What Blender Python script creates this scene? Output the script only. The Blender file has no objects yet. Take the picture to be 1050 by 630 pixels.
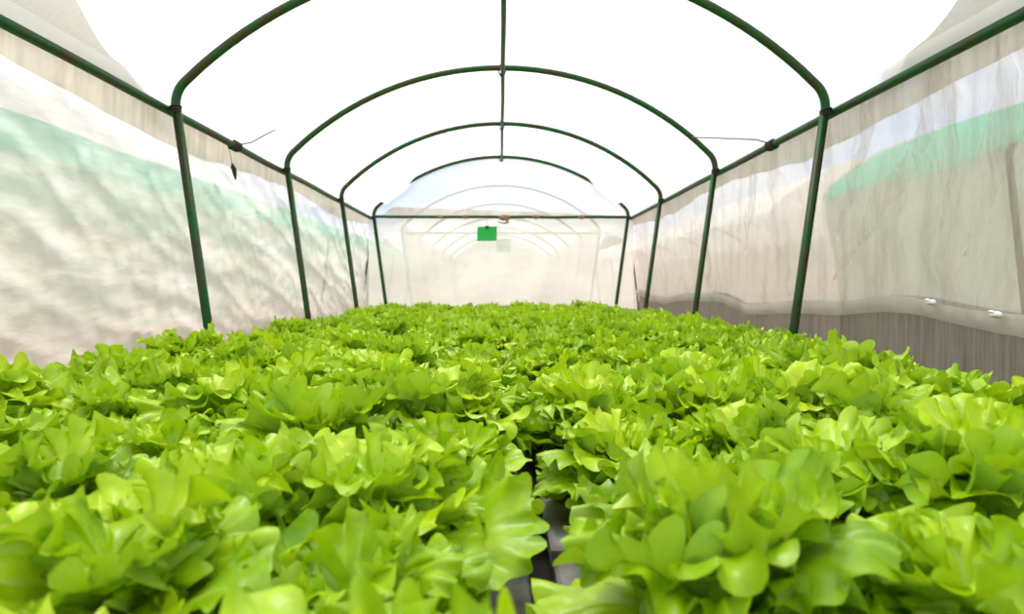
import bpy, math, random
import numpy as np
from mathutils import Vector, noise as mnoise

rnd = random.Random(11)
SC = bpy.context.scene
C = SC.collection
PI = math.pi

# ------------------------------------------------------------------ layout
ZC = 1.08                 # camera height
W = 1.15                  # half width between the hoop shoulders
Y1, DY = 2.434, 1.25      # first hoop, hoop spacing
EAVE = ZC + 0.622         # eave rail height
SH = ZC + 0.685           # where the arch meets the posts
APEX = ZC + 1.169
BOARD = 0.765              # top of the planting boards
GAPX = 0.035              # middle of the slot between the two boards
YB = Y1 + 3 * DY          # end wall

# ------------------------------------------------------------------ helpers
def tag(o, label=None, cat=None, group=None, kind=None):
    if label: o['label'] = label
    if cat: o['category'] = cat
    if group: o['group'] = group
    if kind: o['kind'] = kind
    return o

def empty(name, loc=(0, 0, 0)):
    o = bpy.data.objects.new(name, None)
    o.empty_display_size = 0.05
    o.location = loc
    C.objects.link(o)
    return o

class MB:
    """collects verts / faces for ONE mesh object"""
    def __init__(s):
        s.v, s.f = [], []
    def add(s, v, f):
        n = len(s.v)
        s.v += [tuple(p) for p in v]
        s.f += [tuple(i + n for i in q) for q in f]
        return s
    def box(s, x0, x1, y0, y1, z0, z1):
        v = [(x, y, z) for z in (z0, z1) for y in (y0, y1) for x in (x0, x1)]
        return s.add(v, [(0, 2, 3, 1), (4, 5, 7, 6), (0, 1, 5, 4), (2, 6, 7, 3), (0, 4, 6, 2), (1, 3, 7, 5)])
    def tube(s, pts, r, n=10, closed=False):
        pts = [Vector(p) for p in pts]
        m = len(pts)
        rr = r if hasattr(r, '__len__') else [r] * m
        ref = None
        v, f = [], []
        for i, p in enumerate(pts):
            a, b = pts[max(i - 1, 0)], pts[min(i + 1, m - 1)]
            if closed: a, b = pts[i - 1], pts[(i + 1) % m]
            t = (b - a).normalized()
            if ref is None:
                ref = Vector((0, 0, 1)) if abs(t.z) < 0.9 else Vector((0, 1, 0))
            ref = (ref - t * ref.dot(t)).normalized()
            q = t.cross(ref)
            for k in range(n):
                an = 2 * PI * k / n
                v.append(p + (ref * math.cos(an) + q * math.sin(an)) * rr[i])
        for i in range(m if closed else m - 1):
            j = (i + 1) % m
            for k in range(n):
                l = (k + 1) % n
                f.append((i * n + k, i * n + l, j * n + l, j * n + k))
        if not closed:
            f.append(tuple(range(n - 1, -1, -1)))
            f.append(tuple((m - 1) * n + k for k in range(n)))
        return s.add(v, f)
    def grid(s, fn, nu, nv):
        v = [fn(i / nu, j / nv) for j in range(nv + 1) for i in range(nu + 1)]
        f = [(j * (nu + 1) + i, j * (nu + 1) + i + 1, (j + 1) * (nu + 1) + i + 1, (j + 1) * (nu + 1) + i)
             for j in range(nv) for i in range(nu)]
        return s.add(v, f)
    def build(s, name, mat, parent=None, smooth=True, loc=None):
        me = bpy.data.meshes.new(name)
        me.from_pydata(s.v, [], s.f)
        me.materials.append(mat)
        if smooth:
            me.polygons.foreach_set('use_smooth', [True] * len(me.polygons))
        me.update()
        o = bpy.data.objects.new(name, me)
        C.objects.link(o)
        if loc: o.location = loc
        if parent: o.parent = parent
        return o

def nz(x, y, z=0.0, s=1.0):
    return mnoise.noise(Vector((x * s, y * s, z * s)))

def sstep(a, b, x):
    t = min(max((x - a) / (b - a), 0), 1)
    return t * t * (3 - 2 * t)

# ------------------------------------------------------------------ materials
class NT:
    def __init__(s, name):
        s.m = bpy.data.materials.new(name)
        s.m.use_nodes = True
        s.t = s.m.node_tree
        s.t.nodes.clear()
        s.out = s.n('ShaderNodeOutputMaterial')
    def n(s, kind, **kw):
        nd = s.t.nodes.new(kind)
        for k, v in kw.items():
            if isinstance(v, bpy.types.NodeSocket): s.t.links.new(v, nd.inputs[k])
            elif k in nd.inputs: nd.inputs[k].default_value = v
            else: setattr(nd, k, v)
        return nd
    def link(s, a, b): s.t.links.new(a, b)
    def noise(s, scale, detail=3, rough=0.55, stretch=None, coord='Object'):
        tc = s.n('ShaderNodeTexCoord')
        v = tc.outputs[coord]
        if stretch:
            mp = s.n('ShaderNodeMapping')
            mp.inputs['Scale'].default_value = stretch
            s.link(v, mp.inputs['Vector']); v = mp.outputs['Vector']
        n = s.n('ShaderNodeTexNoise')
        n.inputs['Scale'].default_value = scale
        n.inputs['Detail'].default_value = detail
        n.inputs['Roughness'].default_value = rough
        s.link(v, n.inputs['Vector'])
        return n.outputs['Fac']
    def ramp(s, fac, stops):
        r = s.n('ShaderNodeValToRGB')
        e = r.color_ramp.elements
        while len(e) < len(stops): e.new(0.5)
        for el, (p, c) in zip(e, stops):
            el.position = p
            el.color = (c[0], c[1], c[2], 1) if hasattr(c, '__len__') else (c, c, c, 1)
        s.link(fac, r.inputs['Fac'])
        return r.outputs['Color']
    def mixc(s, fac, a, b):
        m = s.n('ShaderNodeMix', data_type='RGBA')
        for sock, val in ((m.inputs[0], fac), (m.inputs[6], a), (m.inputs[7], b)):
            if isinstance(val, bpy.types.NodeSocket): s.link(val, sock)
            elif hasattr(val, '__len__'): sock.default_value = (val[0], val[1], val[2], 1)
            else: sock.default_value = val
        return m.outputs[2]
    def mixs(s, fac, a, b):
        m = s.n('ShaderNodeMixShader')
        if isinstance(fac, bpy.types.NodeSocket): s.link(fac, m.inputs[0])
        else: m.inputs[0].default_value = fac
        s.link(a, m.inputs[1]); s.link(b, m.inputs[2])
        return m.outputs[0]
    def done(s, sh):
        s.link(sh, s.out.inputs['Surface'])
        return s.m

def plain(name, a, b=None, rough=0.6, scale=12, spec=0.5, bump=0.0, stretch=None, lo=0.4, hi=0.62):
    t = NT(name)
    p = t.n('ShaderNodeBsdfPrincipled')
    p.inputs['Roughness'].default_value = rough
    p.inputs['Specular IOR Level'].default_value = spec
    f = t.noise(scale, 4, stretch=stretch)
    col = t.ramp(f, [(lo, a), (hi, b or a)])
    t.link(col, p.inputs['Base Color'])
    if bump:
        bp = t.n('ShaderNodeBump')
        bp.inputs['Strength'].default_value = bump
        bp.inputs['Distance'].default_value = 0.005
        t.link(f, bp.inputs['Height'])
        t.link(bp.outputs['Normal'], p.inputs['Normal'])
    return t.done(p.outputs[0])

def sheet(name, col, dirt, clear, trans=0.5, nscale=6, stretch=(1, 1, 1), lo=0.42, hi=0.72, cdirt=None, crease=None):
    """thin fabric / film: part see-through, part translucent, part diffuse"""
    t = NT(name)
    f = t.noise(nscale, 5, 0.6, stretch)
    k = t.ramp(f, [(lo, 0.0), (hi, 1.0)])
    c = t.mixc(k, col, dirt)
    d = t.n('ShaderNodeBsdfDiffuse'); t.link(c, d.inputs['Color'])
    tl = t.n('ShaderNodeBsdfTranslucent'); t.link(c, tl.inputs['Color'])
    tr = t.n('ShaderNodeBsdfTransparent')
    if crease:
        bp = t.n('ShaderNodeBump')
        bp.inputs['Strength'].default_value = 1.0
        bp.inputs['Distance'].default_value = crease[0]
        f2 = t.noise(crease[1], 4, 0.52, crease[2])
        t.link(f2, bp.inputs['Height'])
        t.link(bp.outputs['Normal'], d.inputs['Normal']); t.link(bp.outputs['Normal'], tl.inputs['Normal'])
    body = t.mixs(trans, d.outputs[0], tl.outputs[0])
    fac = t.mixc(k, (clear,) * 3, ((cdirt if cdirt is not None else clear),) * 3)
    sh = t.mixs(fac, body, tr.outputs[0])
    return t.done(sh)

M = {}
M['pipe'] = plain('green_painted_pipe', (0.005, 0.070, 0.013), (0.050, 0.030, 0.012), 0.5, 9, spec=0.22, lo=0.42, hi=0.66)
M['knot'] = plain('dark_tie', (0.012, 0.012, 0.011), (0.03, 0.024, 0.018), 0.8, 40)
M['wire'] = plain('grey_wire', (0.10, 0.10, 0.10), (0.16, 0.15, 0.13), 0.5, 60)
M['rag'] = plain('brown_rag', (0.16, 0.075, 0.035), (0.34, 0.22, 0.14), 0.9, 60)
M['card'] = plain('green_card', (0.004, 0.36, 0.045), (0.006, 0.40, 0.055), 0.6, 10)
M['clip_black'] = plain('black_clip', (0.012, 0.012, 0.012), None, 0.5, 10)
M['clip_white'] = plain('white_clip', (0.85, 0.85, 0.83), (0.75, 0.74, 0.7), 0.5, 30)
M['film'] = sheet('white_roof_film', (0.80, 0.80, 0.805), (0.77, 0.77, 0.775), 0.26, 0.72, 3)
M['film_end'] = sheet('end_film', (0.83, 0.79, 0.73), (0.75, 0.70, 0.63), 0.23, 0.62, 5, (1, 1, 3), cdirt=0.19)
M['film_gable'] = sheet('gable_film', (0.70, 0.74, 0.79), (0.66, 0.71, 0.77), 0.30, 0.68, 5)
M['net_left'] = sheet('pale_insect_net', (0.94, 0.835, 0.78), (0.80, 0.69, 0.63), 0.40, 0.72, 4, (3, 0.7, 3.0), 0.42, 0.74, cdirt=0.24, crease=(0.014, 3.6, (1, 0.8, 2.4)))
M['net_right'] = sheet('beige_insect_net', (0.86, 0.75, 0.67), (0.52, 0.41, 0.32), 0.47, 0.66, 5, (3, 2.6, 0.45), 0.46, 0.78, cdirt=0.28, crease=(0.08, 5, (1, 1.8, 0.7)))
M['net_pleat'] = sheet('gathered_net', (0.74, 0.66, 0.56), (0.52, 0.43, 0.33), 0.86, 0.6, 9, (1, 5, 0.25), 0.40, 0.70, cdirt=0.52)
M['net_flap'] = sheet('loose_net_edge', (0.50, 0.445, 0.385), (0.42, 0.36, 0.30), 0.20, 0.5, 8, (1, 4, 0.6), cdirt=0.28)
M['net_band'] = sheet('net_fold', (0.74, 0.65, 0.54), (0.54, 0.45, 0.35), 0.26, 0.6, 8, (1, 4, 0.6), cdirt=0.14)
M['net_hem'] = sheet('rolled_net_hem', (0.80, 0.74, 0.68), (0.62, 0.56, 0.50), 0.40, 0.5, 9, (1, 4, 0.6), cdirt=0.25)
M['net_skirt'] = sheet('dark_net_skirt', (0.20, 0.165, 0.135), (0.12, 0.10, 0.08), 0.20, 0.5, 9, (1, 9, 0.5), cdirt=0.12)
M['net_skirt_left'] = sheet('grey_net_skirt', (0.66, 0.60, 0.54), (0.5, 0.45, 0.40), 0.20, 0.5, 9, (1, 3, 0.7), cdirt=0.12)
M['film_far'] = sheet('far_white_film', (0.95, 0.95, 0.95), (0.9, 0.9, 0.9), 0.10, 0.7, 3)
M['shade'] = sheet('mint_shade_net', (0.13, 0.58, 0.42), (0.10, 0.50, 0.36), 0.12, 0.6, 4, (1, 3, 1), cdirt=0.18)
M['far_net'] = sheet('far_beige_net', (0.76, 0.68, 0.60), (0.62, 0.54, 0.47), 0.20, 0.55, 4, (1, 1, 2))
M['board'] = plain('grey_foam_board', (0.22, 0.20, 0.20), (0.085, 0.07, 0.06), 0.7, 14, bump=0.3)
M['liner'] = plain('black_trough_liner', (0.012, 0.011, 0.012), (0.035, 0.028, 0.022), 0.45, 12)
M['rimrail'] = plain('grey_table_rail', (0.14, 0.13, 0.15), (0.09, 0.085, 0.09), 0.5, 10)
M['steel'] = plain('galvanised_leg', (0.30, 0.30, 0.31), (0.2, 0.2, 0.2), 0.45, 20)
M['earth'] = plain('earth', (0.26, 0.21, 0.155), (0.16, 0.13, 0.09), 0.95, 3, bump=0.4)
M['sponge'] = plain('sponge', (0.55, 0.50, 0.38), (0.35, 0.33, 0.2), 0.95, 40)
M['stem'] = plain('lettuce_stem', (0.62, 0.72, 0.38), (0.50, 0.62, 0.25), 0.4, 30)
M['tree'] = plain('dark_tree_leaf', (0.03, 0.065, 0.022), (0.06, 0.10, 0.035), 0.6, 4)
M['bark'] = plain('bark', (0.10, 0.075, 0.05), (0.06, 0.045, 0.03), 0.9, 15)

def leaf_mat():
    t = NT('lettuce_leaf')
    at = t.n('ShaderNodeAttribute', attribute_name='tone')
    sep = t.n('ShaderNodeSeparateColor'); t.link(at.outputs['Color'], sep.inputs[0])
    oi = t.n('ShaderNodeObjectInfo')
    nzf = t.noise(38, 3)
    # per-leaf and per-plant hue
    ma = t.n('ShaderNodeMath', operation='MULTIPLY_ADD')
    t.link(oi.outputs['Random'], ma.inputs[0]); ma.inputs[1].default_value = 0.25
    t.link(sep.outputs[0], ma.inputs[2])
    base = t.ramp(ma.outputs[0], [(0.0, (0.15, 0.34, 0.004)), (0.58, (0.43, 0.63, 0.005)), (1.0, (0.62, 0.75, 0.010))])
    mott = t.ramp(nzf, [(0.35, (0.70, 0.80, 0.6)), (0.62, (1, 1, 1))])
    mm = t.n('ShaderNodeMix', data_type='RGBA', blend_type='MULTIPLY')
    mm.inputs[0].default_value = 1.0
    t.link(base, mm.inputs[6]); t.link(mott, mm.inputs[7])
    top = t.mixc(sep.outputs[1], mm.outputs[2], (0.56, 0.70, 0.16))      # midrib and veins
    geo = t.n('ShaderNodeNewGeometry')
    under = t.mixc(0.5, top, (0.42, 0.62, 0.10))                         # the paler underside of a leaf
    col = t.mixc(geo.outputs['Backfacing'], top, under)
    p = t.n('ShaderNodeBsdfPrincipled')
    t.link(col, p.inputs['Base Color'])
    p.inputs['Roughness'].default_value = 0.36
    p.inputs['Specular IOR Level'].default_value = 0.42
    bp = t.n('ShaderNodeBump')
    bp.inputs['Strength'].default_value = 0.35
    bp.inputs['Distance'].default_value = 0.004
    t.link(nzf, bp.inputs['Height'])
    t.link(bp.outputs['Normal'], p.inputs['Normal'])
    tl = t.n('ShaderNodeBsdfTranslucent')
    tcol = t.mixc(0.5, top, (0.62, 0.84, 0.004))
    t.link(tcol, tl.inputs['Color'])
    return t.done(t.mixs(0.23, p.outputs[0], tl.outputs[0]))
M['leaf'] = leaf_mat()

# ------------------------------------------------------------------ ground
mb = MB()
mb.grid(lambda u, v: (-40 + 80 * u, -12 + 80 * v, 0), 8, 8)
tag(mb.build('floor', M['earth']), kind='structure')

# ------------------------------------------------------------------ pipe hoops
def hoop_points(y, zs=1.0, foot=True):
    h = APEX - SH
    R = (W * W + h * h) / (2 * h)
    half = math.asin(W / R)
    arc = []
    for k in range(41):
        a = -half + 2 * half * k / 40
        arc.append((R * math.sin(a), y, APEX - R + R * math.cos(a)))
    # round the shoulders
    def shoulder(sg):
        p0 = Vector((sg * 1.105, y, SH + 0.043)); p1 = Vector((sg * (W + 0.004), y, SH + 0.004)); p2 = Vector((sg * (W - 0.002), y, SH - 0.065))
        return [p0 * (1 - t) ** 2 + p1 * 2 * t * (1 - t) + p2 * t * t for t in [i / 7 for i in range(8)]]
    L = [p for p in arc if abs(p[0]) < 1.085]
    low = lambda sg: [Vector((sg * 1.146, y, EAVE)), Vector((sg * 1.046, y, ZC - 0.14)), Vector((sg * 1.024, y, BOARD - 0.02)), Vector((sg * 1.02, y, 0.0))]
    lf = shoulder(-1); lf.reverse()
    low_l = low(-1); low_l.reverse()
    return low_l + lf + L + shoulder(1) + low(1)

hl = ['green pipe hoop standing first from the camera, its crown above the frame',
      'green pipe hoop standing second from the camera, whole crown in view',
      'green pipe hoop standing third from the camera under the white roof',
      'green pipe hoop at the end wall, shoulders hidden by white film']
for i in range(4):
    y = Y1 + i * DY
    h = MB().tube(hoop_points(y), 0.0158, 12).build('pipe_hoop', M['pipe'])
    tag(h, hl[i], 'greenhouse hoop', 'pipe hoops of the tunnel')
    for sg in (-1, 1):
        c = MB()
        for k in range(3):
            z = EAVE - 0.006 + k * 0.007
            c.tube([(sg * 1.150 + 0.0185 * math.cos(a), y + 0.0185 * math.sin(a), z + 0.004 * math.sin(a + k)) for a in [2 * PI * q / 14 for q in range(14)]], 0.0034, 6, True)
        c.build('tie_wrap', M['knot'], h)
    c = MB()
    for k in (-1, 1):
        c.tube([(0.019 * math.cos(a), y + k * 0.012, APEX - 0.012 + 0.030 * math.sin(a)) for a in [2 * PI * q / 12 for q in range(12)]], 0.003, 6, True)
    c.build('tie_wrap', M['knot'], h)

def wob(y, s): return 0.006 * nz(y * 1.3, s)
for sg, lab in ((-1, 'green eave pipe running along the top of the left net wall'), (1, 'green eave pipe running along the top of the right net wall')):
    pts = [(sg * (W + 0.032) + wob(y, sg), y, EAVE + 0.5 * wob(y, 5 + sg)) for y in np.linspace(-0.6, YB + 0.06, 60)]
    tag(MB().tube(pts, 0.0150, 10).build('eave_rail', M['pipe']), lab, 'pipe rail', 'long eave pipes')
pts = [(0.004 + 0.4 * wob(y, 9), y, APEX - 0.029) for y in np.linspace(-0.6, YB + 0.02, 50)]
tag(MB().tube(pts, 0.0125, 10).build('ridge_pole', M['pipe']), 'straight dark pipe running lengthways under the middle of the white roof', 'ridge pole')

# crossbar over the end wall
cb = MB().tube([(x, YB - 0.03, EAVE + 0.004 + 0.006 * nz(x * 3, 4)) for x in np.linspace(-1.155, 1.16, 40)], 0.0135, 10).build('crossbar', M['pipe'])
tag(cb, 'thin dark green crossbar spanning the end wall above the lettuces', 'crossbar')
for x, w, r in ((0.03, 0.05, 0.026), (0.31, 0.032, 0.019), (-0.32, 0.026, 0.019), (-0.55, 0.03, 0.018), (0.72, 0.03, 0.018)):
    mbx = MB()
    n = 9
    mbx.tube([(x - w + 2 * w * k / n, YB - 0.03, EAVE + 0.004 - (0.006 if w > 0.04 else 0)) for k in range(n + 1)],
             [r * (0.72 + 0.28 * math.sin(PI * k / n)) * (1 + 0.15 * nz(k * 1.7, x * 9)) for k in range(n + 1)], 9)
    if w > 0.04:
        mbx.tube([(x + 0.01, YB - 0.04, EAVE - 0.02), (x + 0.03, YB - 0.045, EAVE - 0.045), (x + 0.0, YB - 0.045, EAVE - 0.055), (x - 0.06, YB - 0.045, EAVE - 0.045)], [0.012, 0.010, 0.007, 0.004], 6)
    mbx.build('rag_wrap', M['rag'], cb)

# ------------------------------------------------------------------ cards
def card(y, x0, x1, z0, z1, top, lab, tilt=0.02):
    e = empty('hanging_card', ((x0 + x1) / 2, y, z1))
    w, h = (x1 - x0), (z1 - z0)
    def fn(u, v): return ((u - .5) * w + tilt * (v - .5) * w, 0.006 * math.sin(u * 3) + 0.004 * v, -h * (1 - v) + tilt * (u - .5) * w)
    a = MB().grid(fn, 6, 4)
    nv = len(a.v)
    a.v += [(p[0], p[1] + 0.0022, p[2]) for p in a.v]
    a.f += [tuple(reversed([i + nv for i in q])) for q in a.f]
    edge = [i for i in range(7)] + [7 * j + 6 for j in range(1, 5)] + [28 + i for i in range(5, -1, -1)] + [7 * j for j in range(3, 0, -1)]
    for q in range(len(edge)):
        i, j = edge[q], edge[(q + 1) % len(edge)]
        a.f.append((j, i, i + nv, j + nv))
    a.build('card_sheet', M['card'], e, smooth=False)
    cl = MB()
    cl.add([(-0.019, -0.006, 0.004), (0.019, -0.006, 0.004), (0.012, -0.005, -0.018), (-0.012, -0.005, -0.018),
            (-0.019, 0.014, 0.004), (0.019, 0.014, 0.004), (0.012, 0.012, -0.018), (-0.012, 0.012, -0.018)],
           [(0, 3, 2, 1), (4, 5, 6, 7), (0, 1, 5, 4), (3, 7, 6, 2), (0, 4, 7, 3), (1, 2, 6, 5)])
    cl.tube([(-0.01, 0.004, 0.004), (-0.008, 0.004, 0.016), (0.008, 0.004, 0.016), (0.01, 0.004, 0.004)], 0.0016, 5)
    cl.build('binder_clip', M['clip_black'], e, smooth=False)
    MB().tube([(0, 0.004, 0.014), (-0.004, 0.004, (top - z1) * 0.5), (0, 0.004, top - z1)], 0.0012, 5).build('thread', M['wire'], e)
    tag(e, lab, 'hanging card', 'green cards hung in the tunnels')
card(YB - 0.05, -0.216, -0.040, ZC + 0.410, ZC + 0.540, EAVE - 0.01, 'bright green card clipped below the crossbar of the end wall')

# ------------------------------------------------------------------ roof film
hR = APEX - SH
RR = (W * W + hR * hR) / (2 * hR)
def roof_z(x):
    x = min(abs(x), W + 0.04)
    return APEX - RR + math.sqrt(RR * RR - x * x)
def film_pt(u, v):
    x = -1.19 + 2.38 * u
    y = -0.75 + (YB + 0.06 + 0.75) * v
    z = roof_z(x) + 0.026
    if abs(x) > W: z = roof_z(W) + 0.026 - (abs(x) - W) * 2.2
    # sagging between hoops, fine creases
    ph = math.cos(2 * PI * (y - Y1) / DY)
    z -= 0.010 * (1 - ph) * (1 - (x / 1.2) ** 2)
    z += 0.004 * nz(x * 6, y * 1.2) + 0.003 * nz(x * 2, y * 7, 3)
    # at the far end the film is pulled inside the last hoop below its crown
    near_end = sstep(YB - 0.75, YB - 0.1, y)
    side = sstep(0.74, 0.88, abs(x))
    side *= 1 - sstep(1.04, 1.10, abs(x))
    z -= near_end * side * (0.062 + 0.02 * nz(y * 4, x * 4))
    return (x, y, z)
tag(MB().grid(film_pt, 96, 120).build('ceiling', M['film']), kind='structure')

# ------------------------------------------------------------------ end wall
def end_pt(u, v):
    x = -1.205 + 2.41 * u
    z = 0.02 + (EAVE - 0.006 - 0.02) * v
    y = YB + 0.03 + 0.02 * nz(x * 1.5, z * 2.5) + 0.012 * nz(x * 5, z * 3, 2) + 0.006 * math.sin(x * 17 + 2 * z)
    return (x, y, z)
tag(MB().grid(end_pt, 70, 50).build('wall_back', M['film_end']), kind='structure')
def gable_pt(u, v):
    x = -1.15 + 2.30 * u
    zt = max(roof_z(x) + 0.0, EAVE + 0.01)
    z = EAVE - 0.006 + (zt - EAVE + 0.006) * v
    return (x, YB + 0.045 + 0.008 * nz(x * 4, z * 5), z)
tag(MB().grid(gable_pt, 60, 14).build('trim_1', M['film_gable']), kind='structure')
# the loose edge of the film that hangs over the end bar
def lap_pt(u, v):
    x = -1.10 + 2.2 * u
    hh = 0.085 * sstep(0, 0.06, u) * (1 - u) ** 0.7 + 0.012
    return (x, YB + 0.02 + 0.004 * math.sin(x * 30), EAVE + 0.004 + hh * v)
tag(MB().grid(lap_pt, 60, 4).build('trim_2', M['net_band']), kind='structure')

# ------------------------------------------------------------------ net side walls
YN0 = -0.7
HEM = ZC - 0.085
def hem_z(y, sg):
    return HEM + 0.022 * math.sin(y * 3.1 + sg) + 0.018 * nz(y * 2.2, 7 * sg) - (0.02 if sg > 0 else 0.05)
def wall_x(y, z, sg):
    t = (EAVE - z) / EAVE
    x = W + 0.062 + 0.045 * t
    if sg > 0:
        d = y * 0.9 - (z - 0.9) * 1.1          # slanting drapes
        x += 0.030 * nz(d * 2.2, z * 0.6, 3) + 0.020 * nz(d * 5.5, z * 1.2, 8) + 0.008 * nz(d * 15, z * 2.0, 1)
        x += 0.012 * nz(y * 9, z * 0.8, 5) * sstep(1.2, 1.6, z)
    else:
        d = z * 1.0 + y * 0.25
        x += 0.010 * (1 - abs(2 * nz(y * 1.6, d * 6.0, 12))) ** 4 + 0.022 * nz(y * 0.9, d * 3.0, 3) + 0.014 * nz(y * 2.2, d * 7.5, 8) + 0.006 * nz(y * 6, d * 14, 1)
    x += 0.010 * nz(y * 18, z * 18, 2) * 0.6
    damp = sstep(0, 0.10, EAVE - z)
    return W + 0.062 + (x - W - 0.062) * damp
for sg, nm, mt in ((-1, 'left', M['net_left']), (1, 'right', M['net_right'])):
    def wp(u, v, sg=sg):
        y = YN0 + (YB + 0.05 - YN0) * u
        z0 = hem_z(y, sg) if sg > 0 else 0.02
        z = z0 + (EAVE + 0.012 - z0) * v
        return (sg * max(wall_x(y, z, sg), W + 0.054), y, z)
    tag(MB().grid(wp, 480, 90).build('wall_' + nm, mt), kind='structure')
    # skirt below the hem
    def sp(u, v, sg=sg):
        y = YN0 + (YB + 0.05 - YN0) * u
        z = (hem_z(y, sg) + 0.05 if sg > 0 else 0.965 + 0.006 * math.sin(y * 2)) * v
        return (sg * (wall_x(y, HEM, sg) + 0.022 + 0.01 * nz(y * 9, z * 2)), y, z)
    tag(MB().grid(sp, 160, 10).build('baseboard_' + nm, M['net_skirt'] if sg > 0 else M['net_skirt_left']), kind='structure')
    # hem: rolled, doubled strip
    def hp(u, v, sg=sg):
        y = YN0 + (YB + 0.05 - YN0) * u
        z = hem_z(y, sg) - 0.004 + (0.05 + 0.012 * nz(y * 3, 2)) * v
        return (sg * (wall_x(y, z, sg) - 0.006 - 0.004 * math.sin(PI * v)), y, z)
    if sg > 0: tag(MB().grid(hp, 200, 5).build('trim_3', M['net_hem']), kind='structure')
    # the fold at the top, wrapped round the eave pipe
    def bp_(u, v, sg=sg):
        y = YN0 + (YB + 0.05 - YN0) * u
        dep = 0.105 + 0.022 * math.sin(y * 2.6 + 1) + 0.02 * nz(y * 3.5, 4 + sg)
        z = EAVE + 0.016 - dep * v
        return (sg * (W + 0.050 + 0.004 * v + 0.004 * nz(y * 22, z * 4) * v), y, z)
    tag(MB().grid(bp_, 260, 7).build('trim_' + ('5' if sg < 0 else '6'), M['net_band']), kind='structure')
    # loose edge of net lying up the roof film above the pipe
    YF = 2.34 if sg < 0 else 2.16
    def fp(u, v, sg=sg, YF=YF):
        y = YN0 + (YF - YN0) * u
        wid = min(0.135 * max((YF - y) / 0.75, 0) ** 1.15, 0.30) * (1 + 0.10 * math.sin(y * 9 + sg)) + 0.003
        x = W + 0.046 - wid * v
        k = min(v * 5, 1)
        z = (EAVE + 0.018) * (1 - k) + (roof_z(min(x, W)) - 0.010) * k
        return (sg * x, y, z + 0.003 * nz(y * 12, v * 4))
    tag(MB().grid(fp, 120, 10).build('trim_' + ('7' if sg < 0 else '8'), M['net_flap']), kind='structure')

# hanging pleats gathered in the right net
def pleat(y, ztop, zbot, lean, w0, w1):
    def fn(u, v):
        z = ztop + (zbot - ztop) * v
        w = (w0 + (w1 - w0) * v) * (1 + 0.45 * nz(v * 5, y * 5)) * (1 - 0.96 * sstep(0.45, 1.0, v))
        yy = y + lean * v ** 1.6 + (u - .5) * w + 0.02 * nz(v * 3, y * 9)
        return (wall_x(yy, z, 1) - 0.005 - 0.010 * math.sin(PI * u) - 0.004 * nz(v * 9, u * 3), yy, z)
    return MB().grid(fn, 8, 30)
for k, (y, zt, zb, ln, w0, w1) in enumerate(((1.90, EAVE - 0.01, ZC - 0.03, 0.72, 0.07, 0.24), (1.86, EAVE - 0.01, ZC + 0.16, 0.03, 0.05, 0.13), (2.26, EAVE - 0.02, ZC + 0.16, 0.22, 0.05, 0.12), (1.64, EAVE - 0.02, ZC + 0.08, 0.14, 0.05, 0.16), (3.3, EAVE - 0.02, ZC + 0.18, 0.1, 0.06, 0.16))):
    tag(pleat(y, zt, zb, ln, w0, w1).build('trim_%d' % (9 + k), M['net_pleat']), kind='structure')

# knots, wires, scraps
def wirething(name, pts, r, lab, cat, knot=None):
    e = empty(name, pts[0])
    o = Vector(pts[0])
    MB().tube([Vector(p) - o for p in pts], r, 6).build('wire', M['wire'], e)
    if knot:
        k = MB()
        for q in range(4):
            k.tube([Vector((0.019 * math.cos(a), -0.03 + q * 0.018 + 0.006 * math.sin(a), 0.019 * math.sin(a))) + Vector(knot) - o for a in [2 * PI * i / 12 for i in range(12)]], 0.0055, 6, True)
        k.build('knot', M['knot'], e)
    tag(e, lab, cat)
xr = W + 0.032
wirething('tie_wire', [(-xr + 0.012, 3.09, EAVE + 0.014), (-xr + 0.06, 3.09, EAVE + 0.022), (-xr + 0.13, 3.1, EAVE + 0.065), (-xr + 0.165, 3.1, EAVE + 0.082)], 0.0032,
          'short grey wire end sticking up from a knot on the left eave pipe', 'wire', (-xr, 3.06, EAVE))
wirething('tie_wire', [(xr - 0.010, 3.02, EAVE + 0.014), (xr - 0.06, 3.02, EAVE + 0.028), (xr - 0.15, 3.03, EAVE + 0.034), (xr - 0.34, 3.04, EAVE + 0.042)], 0.0032,
          'long thin grey wire jutting inward from a knot on the right eave pipe', 'wire', (xr, 3.0, EAVE))
s = MB().tube([(-1.182, 3.02, EAVE - 0.085), (-1.178, 3.03, EAVE - 0.105), (-1.180, 3.045, EAVE - 0.13), (-1.178, 3.05, EAVE - 0.15)], [0.004, 0.011, 0.008, 0.003], 7)
s.tube([(-1.180, 3.00, EAVE - 0.10), (-1.175, 3.02, EAVE - 0.118), (-1.178, 3.04, EAVE - 0.125)], [0.002, 0.006, 0.004], 6)
s.tube([(-1.197, 3.02, EAVE - 0.012), (-1.187, 3.02, EAVE - 0.05), (-1.182, 3.02, EAVE - 0.088)], 0.0012, 5)
tag(s.build('hanging_scrap', M['knot']), 'small dark scrap caught on the left net below the wire knot', 'scrap')
for y, lab in ((1.905, 'white clip on the hem of the right net, the one farther from the camera'), (1.64, 'white clip on the hem of the right net, the one nearer the frame edge')):
    z = hem_z(y, 1) + (0.042)
    x = wall_x(y, z, 1) - 0.026
    e = empty('net_clip', (x, y, z))
    a = MB(); a.tube([(0, -0.018, 0), (0.002, -0.006, 0.002), (0.002, 0.006, 0.002), (0, 0.018, -0.001)], [0.005, 0.0085, 0.0085, 0.005], 10); a.build('clip_body', M['clip_white'], e)
    a = MB(); a.tube([(-0.002, 0.0, 0.006), (-0.006, 0.012, 0.010), (-0.005, 0.022, 0.008)], [0.004, 0.0035, 0.002], 7); a.build('clip_tail', M['clip_white'], e)
    tag(e, lab, 'clip', 'white net clips')

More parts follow.
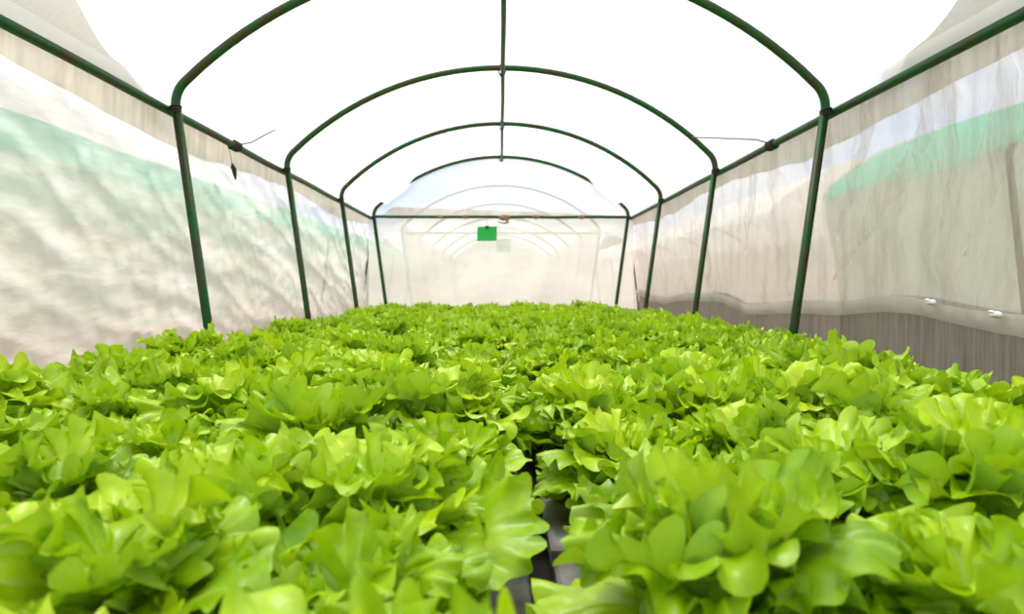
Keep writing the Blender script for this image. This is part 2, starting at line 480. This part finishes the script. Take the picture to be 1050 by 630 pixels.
# ------------------------------------------------------------------ growing table
T0, T1 = -0.25, YB - 0.12
tb = empty('growing_table', (0, 0, 0))
tag(tb, 'long raised growing table carrying the lettuce boards', 'growing table')
a = MB().box(-0.985, 0.985, T0, T1, 0.655, 0.665)
for sx in (-1, 1): a.box(sx * 0.985 - 0.004, sx * 0.985 + 0.004, T0, T1, 0.655, BOARD - 0.002)
for yy in (T0, T1): a.box(-0.985, 0.985, yy - 0.004, yy + 0.004, 0.655, BOARD - 0.002)
a.build('trough_liner', M['liner'], tb, smooth=False)
for sx in (-1, 1):
    MB().box(sx * 0.998 - 0.008, sx * 0.998 + 0.008, T0, T1, 0.64, BOARD + 0.008).build('side_rail', M['rimrail'], tb, smooth=False)
MB().box(GAPX - 0.05, GAPX - 0.03, T0 + .01, T1 - .01, 0.665, BOARD - 0.0268).build('board_bearer', M['liner'], tb, smooth=False)
MB().box(GAPX + 0.03, GAPX + 0.05, T0 + .01, T1 - .01, 0.665, BOARD - 0.0268).build('board_bearer', M['liner'], tb, smooth=False)
for sx in (-0.955, 0.955):
    MB().box(sx - 0.012, sx + 0.012, T0 + .01, T1 - .01, 0.665, BOARD - 0.0268).build('board_bearer', M['liner'], tb, smooth=False)
for yy in (0.1, 2.0, 3.9, 5.6):
    for sx in (-0.9, 0.9):
        g = MB().box(sx - 0.02, sx + 0.02, yy - 0.02, yy + 0.02, 0.0, 0.655)
        g.build('leg', M['steel'], tb, smooth=False)
# boards
edges = [-0.22, 0.80, 1.96, 3.12, 4.28, YB - 0.13]
where = ['first', 'second', 'third', 'fourth', 'fifth']
for i in range(5):
    for sg in (-1, 1):
        y0, y1 = edges[i] + 0.014, edges[i + 1] - 0.014
        x0, x1 = ((-0.978, GAPX - 0.015) if sg < 0 else (GAPX + 0.015, 0.978))
        cx, cy = (x0 + x1) / 2, (y0 + y1) / 2
        b = MB()
        hx, hy, t, ch = (x1 - x0) / 2, (y1 - y0) / 2, 0.026, 0.004
        rings = [(hx - ch, hy - ch, -t), (hx, hy, -t + ch), (hx, hy, -ch), (hx - ch, hy - ch, 0)]
        v = [(sx * a_, sy * b_, z) for a_, b_, z in rings for sx, sy in ((-1, -1), (1, -1), (1, 1), (-1, 1))]
        f = [(3, 2, 1, 0), (12, 13, 14, 15)] + [(r * 4 + k, r * 4 + (k + 1) % 4, r * 4 + 4 + (k + 1) % 4, r * 4 + 4 + k) for r in range(3) for k in range(4)]
        b.add(v, f)
        o = b.build('planting_board', M['board'], smooth=False, loc=(cx, cy, BOARD))
        tag(o, 'grey planting board %s of the centre slot, %s board from the camera end' % ('left' if sg < 0 else 'right', where[i]), 'planting board', 'grey boards under the lettuces')

# ------------------------------------------------------------------ lettuce
def make_leaf(r, lobes, L, Wd, phi0, curl, ruf, na, nr, az, base_r, zb, tone, twist):
    """an oak-leaf lettuce leaf: lobed, ruffled blade round a pale midrib. returns verts, faces, (tone, rib) per vert"""
    nlob = r.choice(lobes)
    p1, p2, p3 = (r.uniform(0, 6.28) for _ in range(3))
    lobe = r.uniform(0.15, 0.30)
    edge = r.uniform(-0.7, 1.0) * 0.016 * (L / 0.17)
    cup = r.uniform(-3.0, 4.0)
    lcurl = np.array([r.choice((-1, 1)) * r.uniform(0.35, 1.0) for _ in range(nlob + 1)])
    lsize = np.array([r.uniform(0.84, 1.12) for _ in range(nlob + 1)])
    thm = math.radians(132)
    sc = 0.36 * L
    # spine table
    n = 40
    px = [0.0]; pz = [0.0]; ph = []
    for i in range(n + 1):
        t = i / n
        ph.append(phi0 - curl * t ** 1.4)
        if i:
            px.append(px[-1] + math.cos(ph[-1]) * L / n); pz.append(pz[-1] + math.sin(ph[-1]) * L / n)
    px, pz, ph = np.array(px), np.array(pz), np.array(ph)
    th = np.linspace(-thm, thm, na)[None, :]
    rr = (np.linspace(0, 1, nr + 1)[1:] ** 0.85)[:, None]
    ct, st = np.cos(th), np.sin(th)
    fwd, bak, lat = 0.60 * L, 0.36 * L, Wd / 2
    ax = np.where(ct >= 0, fwd, bak)
    R = 1.0 / np.sqrt((ct / ax) ** 2 + (st / lat) ** 2)
    lw = (th + thm) / (2 * thm) * nlob + 0.16 * np.sin(3 * th + p2)
    lw = np.clip(lw, 0, nlob - 1e-4)
    li = np.floor(lw).astype(int); fr = lw - li
    bump = np.clip(1 - (2 * fr - 1) ** 2, 0, 1) ** 0.62                       # broad round lobes with narrow notches
    R = R * (1 - lobe + lobe * 1.3 * bump * lsize[li]) * (1 + 0.025 * np.sin(23 * th + p3))
    R = R * (1 - 0.45 * np.clip((np.abs(th) - 1.9) / 0.5, 0, 1))
    s_ = sc + rr * R * ct
    v_ = rr * R * st
    amp = lcurl[li] * bump
    ruff = ruf * (0.95 * amp * rr ** 3.0 + 0.42 * rr ** 4.5 * np.sin(6.28 * lw * 1.5 + p1) + 0.30 * rr ** 1.5 * np.sin(3.1 * th + p2))
    h_ = ruff - edge * rr ** 3.5 + cup * v_ ** 2 + 0.0030 * np.sin(s_ * 120 + p3) * np.cos(v_ * 130 + p2) * rr
    # a lobe that curls also shortens
    shr = 1 - 0.16 * np.abs(amp) * rr ** 4
    s_ = sc + (s_ - sc) * shr; v_ = v_ * shr + 0.35 * ruf * rr ** 4 * np.cos(6.28 * lw * 1.5 + p2)
    rib = np.exp(-(v_ / 0.0035) ** 2) * np.clip(1.05 - s_ / L, 0, 1)
    vein = np.exp(-((np.mod(th * 3.2 + 0.2 * p1, 1.0) - 0.5) / 0.09) ** 2) * 0.30 * (1 - rr) * (np.abs(th) < 2)
    rib = np.clip(rib + vein, 0, 1)
    # apex point of the polar fan + petiole strip
    S = np.concatenate([[sc], s_.ravel()]); V = np.concatenate([[0.0], v_.ravel()]); H = np.concatenate([[0.0], h_.ravel()]); RB = np.concatenate([[0.9], rib.ravel()])
    ptl = []
    for i in range(6):
        t = i / 5
        w = (0.011 - 0.0075 * t) * (L / 0.15)
        for q in (-1, 0, 1):
            ptl.append((t * 0.62 * L, q * w, (0.004 if q == 0 else 0.0) - 0.0035, 0.95 - 0.5 * t))
    ptl = np.array(ptl)
    o = len(S)
    S = np.concatenate([S, ptl[:, 0]]); V = np.concatenate([V, ptl[:, 1]]); H = np.concatenate([H, ptl[:, 2]]); RB = np.concatenate([RB, ptl[:, 3]])
    tt = np.clip(S / L, 0, 1) * n
    X = np.interp(tt, range(n + 1), px); Z = np.interp(tt, range(n + 1), pz); A = np.interp(tt, range(n + 1), ph)
    X = X + np.maximum(S - L, 0) * np.cos(A); Z = Z + np.maximum(S - L, 0) * np.sin(A)
    # twist about the spine
    tw = twist * np.clip(S / L, 0, 1.2)
    V2 = V * np.cos(tw) - H * np.sin(tw); H2 = V * np.sin(tw) + H * np.cos(tw)
    X = X - H2 * np.sin(A); Z = Z + H2 * np.cos(A)
    X = X + base_r
    c, s = math.cos(az), math.sin(az)
    P = np.stack([X * c - V2 * s, X * s + V2 * c, Z + zb], 1)
    F = []
    for k in range(na - 1):
        F.append((0, 1 + k, 2 + k))
    for i in range(nr - 1):
        for k in range(na - 1):
            a = 1 + i * na + k
            F.append((a, a + na, a + na + 1, a + 1))
    for i in range(5):
        for q in range(2):
            a = o + i * 3 + q
            F.append((a, a + 3, a + 4, a + 1))
    return P, F, np.stack([np.full(len(S), tone), RB], 1)

def make_head(seed, na, nr, nleaf, size, lobes, name='lettuce_leaves'):
    r = random.Random(seed)
    Pv, Fv, Tv, n = [], [], [], 0
    az = r.uniform(0, 6.28)
    for i in range(nleaf):
        f = i / (nleaf - 1)                    # 0 outer .. 1 heart
        az += 2.39996 + r.uniform(-0.25, 0.25)
        L = (0.182 - (0.066 if nleaf < 30 else 0.082) * f ** 1.4) * r.uniform(0.84, 1.12) * size
        Wd = L * r.uniform(0.76, 1.06)
        phi0 = math.radians(34 + 48 * f ** 0.75 + r.uniform(-12, 10))
        curl = math.radians(58 + 0 * f + r.uniform(-30, 48))
        ruf = (0.0170 + 0.002 * f) * r.uniform(0.7, 1.35) * size
        tone = min(max(0.30 + 0.26 * f + r.uniform(-0.28, 0.24), 0), 0.78)
        P, F, T = make_leaf(r, lobes, L, Wd, phi0, curl, ruf, na, nr, az, 0.010 * (1 - f), 0.012 + 0.050 * f * size, tone, r.uniform(-0.5, 0.5))
        Pv.append(P); Tv.append(T)
        Fv += [tuple(a + n for a in q) for q in F]
        n += len(P)
    P = np.concatenate(Pv); T = np.concatenate(Tv)
    P[:, 2] = np.where(P[:, 2] < 0.004, 0.004 + 0.05 * (P[:, 2] - 0.004), P[:, 2])   # leaves rest on the board
    me = bpy.data.meshes.new(name)
    me.from_pydata(P.tolist(), [], Fv)
    ca = me.attributes.new('tone', 'FLOAT_COLOR', 'POINT')
    col = np.zeros((len(P), 4), dtype=np.float32); col[:, :2] = T; col[:, 3] = 1
    ca.data.foreach_set('color', col.ravel())
    me.materials.append(M['leaf'])
    me.polygons.foreach_set('use_smooth', [True] * len(me.polygons))
    me.update()
    return me

near_meshes = [make_head(100 + i, 121, 9, 28, 1.0, (8, 9, 10, 11)) for i in range(10)]
far_meshes = [make_head(300 + i, 89, 6, 40, 0.98, (11, 12, 13)) for i in range(10)]
st = MB().tube([(0, 0, 0.0), (0.001, 0, 0.02), (0, 0.001, 0.05), (0, 0, 0.075)], [0.011, 0.012, 0.010, 0.004], 9)
sp_ = MB()
sp_.tube([(0, 0, 0.0), (0, 0, 0.007), (0, 0, 0.010)], [0.021, 0.021, 0.017], 14)
def lettuce_proto(me):
    e = empty('lettuce')
    o = bpy.data.objects.new('leaf_rosette', me); C.objects.link(o); o.parent = e
    s1 = MB(); s1.v, s1.f = list(st.v), list(st.f); s1.build('stem', M['stem'], e)
    s2 = MB(); s2.v, s2.f = list(sp_.v), list(sp_.f); s2.build('sponge_plug', M['sponge'], e)
    return e
def dup(e):
    c = e.copy(); C.objects.link(c)
    for ch in e.children:
        d = ch.copy(); C.objects.link(d); d.parent = c
    return c
PROTO = {}
def lettuce(me, x, y, rz, sc, label, tilt):
    if me.name in PROTO: e = dup(PROTO[me.name])
    else: e = PROTO[me.name] = lettuce_proto(me)
    e.location = (x, y, BOARD)
    e.rotation_euler = (rnd.uniform(-.13, .13), rnd.uniform(-.13, .13), rz)
    e.scale = (sc, sc, sc * tilt)
    tag(e, label, 'lettuce', 'oak-leaf lettuces on the growing table')
    return e

ORD = ['', 'first', 'second', 'third', 'fourth', 'fifth', 'sixth', 'seventh', 'eighth', 'ninth', 'tenth', 'eleventh', 'twelfth', 'thirteenth', 'fourteenth', 'fifteenth', 'sixteenth']
rows = [0.30, 0.51, 0.73]
y = 0.95
while y < YB - 0.20:
    rows.append(y); y += 0.208
NR_ = len(rows)
for ri, y in enumerate(rows):
    for sg in (-1, 1):
        for c in range(5):
            pitch = 0.202 if sg < 0 else 0.188
            x = GAPX + sg * (0.118 + pitch * c)
            if c == 0: x += sg * (0.035 if ri in (1, 2) else 0.0)
            if abs(x) > 0.76 * y + 0.34: continue
            far = ri > NR_ // 2
            rowtxt = ('%s row from the end wall' % ORD[NR_ - ri]) if far else ('%s row from the front' % ORD[ri + 1])
            lab = 'frilly green lettuce, %s plant %s of the centre gap, %s' % (ORD[c + 1], 'left' if sg < 0 else 'right', rowtxt)
            me = rnd.choice(near_meshes if y < 1.7 else far_meshes)
            lettuce(me, x + rnd.uniform(-.014, .014), y + rnd.uniform(-.018, .018), rnd.uniform(0, 6.28), rnd.uniform(0.88, 1.14) * (0.93 if c == 0 and ri < 7 else 1), lab, rnd.uniform(0.88, 1.12))

# ------------------------------------------------------------------ outside: neighbouring tunnels
def tunnel(name, cx, y0, y1, hoops, lab, roof, wall, ends=True, both=False):
    e = empty(name, (cx, (y0 + y1) / 2, 0))
    o = Vector((cx, (y0 + y1) / 2, 0))
    def rp(u, v):
        x = -1.16 + 2.32 * u
        yy = y0 + (y1 - y0) * v
        return Vector((cx + x, yy, roof_z(x) - (0.03 if abs(x) > W else 0) + 0.048 + 0.012 * nz(x * 3, yy * 2) - 0.012 * (1 - math.cos(2 * PI * yy / 1.6)))) - o
    MB().grid(rp, 30, max(int((y1 - y0) * 4), 8)).build('roof_net', roof, e)
    for sg in (-1, 1):
        def wp(u, v, sg=sg):
            yy = y0 + (y1 - y0) * u
            return Vector((cx + sg * (1.0 + 0.135 * sstep(0.55, 0.97, v) + 0.015 * nz(yy * 2, v * 4)), yy, (SH + 0.035) * v)) - o
        MB().grid(wp, max(int((y1 - y0) * 5), 8), 10).build('side_net', wall, e)
    if ends:
        for yy in ((y0, y1) if both else (y1,)):
            def ep(u, v, yy=yy):
                x = -1.15 + 2.3 * u
                return Vector((cx + x, yy + 0.015 * nz(x * 4, v * 4), (roof_z(x) + 0.05) * v)) - o
            MB().grid(ep, 24, 12).build('end_net', wall, e)
    for yy in hoops:
        MB().tube([Vector(p) + Vector((cx, 0, 0)) - o for p in hoop_points(yy)], 0.016, 8).build('hoop', M['pipe'], e)
    tag(e, lab, 'greenhouse tunnel', 'neighbouring tunnels')
    return e
tunnel('neighbour_tunnel', 3.65, -3.0, 5.3, [-1.4, 0.15, 1.75, 3.35], 'mint-roofed net tunnel seen through the right net wall', M['shade'], M['far_net'])
tunnel('neighbour_tunnel', -3.65, -3.0, 21.0, [-2.0, 10.0, 13.0, 16.0, 19.0], 'long mint-roofed net tunnel seen through the left net wall', M['shade'], M['far_net'])
tunnel('neighbour_tunnel', 3.65, 6.3, 21.0, [13.0, 15.5, 18.0], 'white-roofed tunnel behind the right net wall, farther along than the mint-roofed one', M['film_far'], M['far_net'], both=True)
nt = tunnel('neighbour_tunnel', 0.0, 7.95, 17.0, [7.95, 9.7, 11.6, 13.6, 15.6], 'white film tunnel standing beyond the end wall, its pipe posts showing faintly', M['film'], M['far_net'])
o = Vector((0.0, (7.95 + 17.0) / 2, 0))
MB().tube([Vector((x, 7.95, EAVE)) - o for x in (-1.15, -0.4, 0.4, 1.15)], 0.014, 8).build('crossbar', M['pipe'], nt)
card(7.90, -0.055, 0.115, ZC + 0.40, ZC + 0.55, EAVE - 0.01, 'pale green card seen blurred through the end film, hung in the tunnel beyond', 0.05)

# trees beyond
def tree(x, y, h, w, lab, seed):
    r = random.Random(seed)
    e = empty('tree', (x, y, 0))
    MB().tube([(0, 0, 0), (0.05, 0, h * .3), (-0.03, 0.03, h * .6), (0, 0, h * .85)], [0.10, 0.08, 0.06, 0.02], 8).build('trunk', M['bark'], e)
    c = MB()
    for i in range(1500):
        a, b = r.uniform(0, 6.28), math.acos(r.uniform(-1, 1))
        q = r.uniform(0.35, 1) ** 0.5
        lump = 0.75 + 0.35 * nz(math.cos(a) * 2 + seed, math.sin(a) * 2, b * 2)
        p = Vector((math.cos(a) * math.sin(b) * w * q * lump, math.sin(a) * math.sin(b) * w * q * lump, h * .62 + math.cos(b) * h * .40 * q * lump))
        d = Vector((r.uniform(-1, 1), r.uniform(-1, 1), r.uniform(-.6, .6))).normalized(); t = d.orthogonal().normalized(); k = r.uniform(.10, .2)
        c.add([p - d * k, p + t * k * .45, p + d * k, p - t * k * .45], [(0, 1, 2, 3)])
    c.build('crown', M['tree'], e, smooth=False)
    tag(e, lab, 'tree', 'trees beyond the tunnels')
tree(-4.5, 26.0, 3.0, 0.9, 'dark tree beyond the end wall, left of the far white tunnel', 3)
tree(4.3, 26.0, 3.2, 0.9, 'dark tree beyond the end wall, right of the far white tunnel', 8)

# ------------------------------------------------------------------ light
w = bpy.data.worlds.new('overcast_sky'); SC.world = w; w.use_nodes = True
t = w.node_tree; t.nodes.clear()
def wn(k): return t.nodes.new(k)
tc = wn('ShaderNodeTexCoord'); mp = wn('ShaderNodeMapping'); mp.inputs['Scale'].default_value = (1, 1, 2.6); mp.inputs['Location'].default_value = (0.7, 0.2, 0.35)
t.links.new(tc.outputs['Generated'], mp.inputs['Vector'])
ns = wn('ShaderNodeTexNoise'); ns.inputs['Scale'].default_value = 2.2; ns.inputs['Detail'].default_value = 5
t.links.new(mp.outputs['Vector'], ns.inputs['Vector'])
rp = wn('ShaderNodeValToRGB')
e = rp.color_ramp.elements
e[0].position, e[0].color = 0.36, (0.50, 0.66, 1.0, 1)
e[1].position, e[1].color = 0.54, (1.0, 1.0, 1.0, 1)
t.links.new(ns.outputs['Fac'], rp.inputs['Fac'])
bg = wn('ShaderNodeBackground'); bg.inputs['Strength'].default_value = 1.0
t.links.new(rp.outputs['Color'], bg.inputs['Color'])
ow = wn('ShaderNodeOutputWorld'); t.links.new(bg.outputs[0], ow.inputs['Surface'])

sl = bpy.data.lights.new('sun', 'SUN'); sl.energy = 5.2; sl.angle = math.radians(16); sl.color = (1.0, 0.97, 0.9)
so = bpy.data.objects.new('sun', sl); C.objects.link(so)
so.rotation_euler = (math.radians(-16), math.radians(-10), 0)

# ------------------------------------------------------------------ camera
cd = bpy.data.cameras.new('camera'); co = bpy.data.objects.new('camera', cd); C.objects.link(co)
cd.sensor_width = 36.0; cd.lens = 24.0; cd.clip_start = 0.02; cd.clip_end = 200
co.location = (-0.0113, 0.0, ZC)
co.rotation_euler = (PI / 2 - 0.0298, 0, -0.01737)
cd.dof.use_dof = True; cd.dof.focus_distance = 1.35; cd.dof.aperture_fstop = 5.6
SC.camera = co

vs = SC.view_settings
vs.view_transform = 'Standard'; vs.look = 'None'; vs.gamma = 1.0; vs.exposure = 0.46
try: vs.use_curve_mapping = False
except Exception: pass
SC.cycles.max_bounces = 10
SC.cycles.transmission_bounces = 8
SC.cycles.transparent_max_bounces = 16
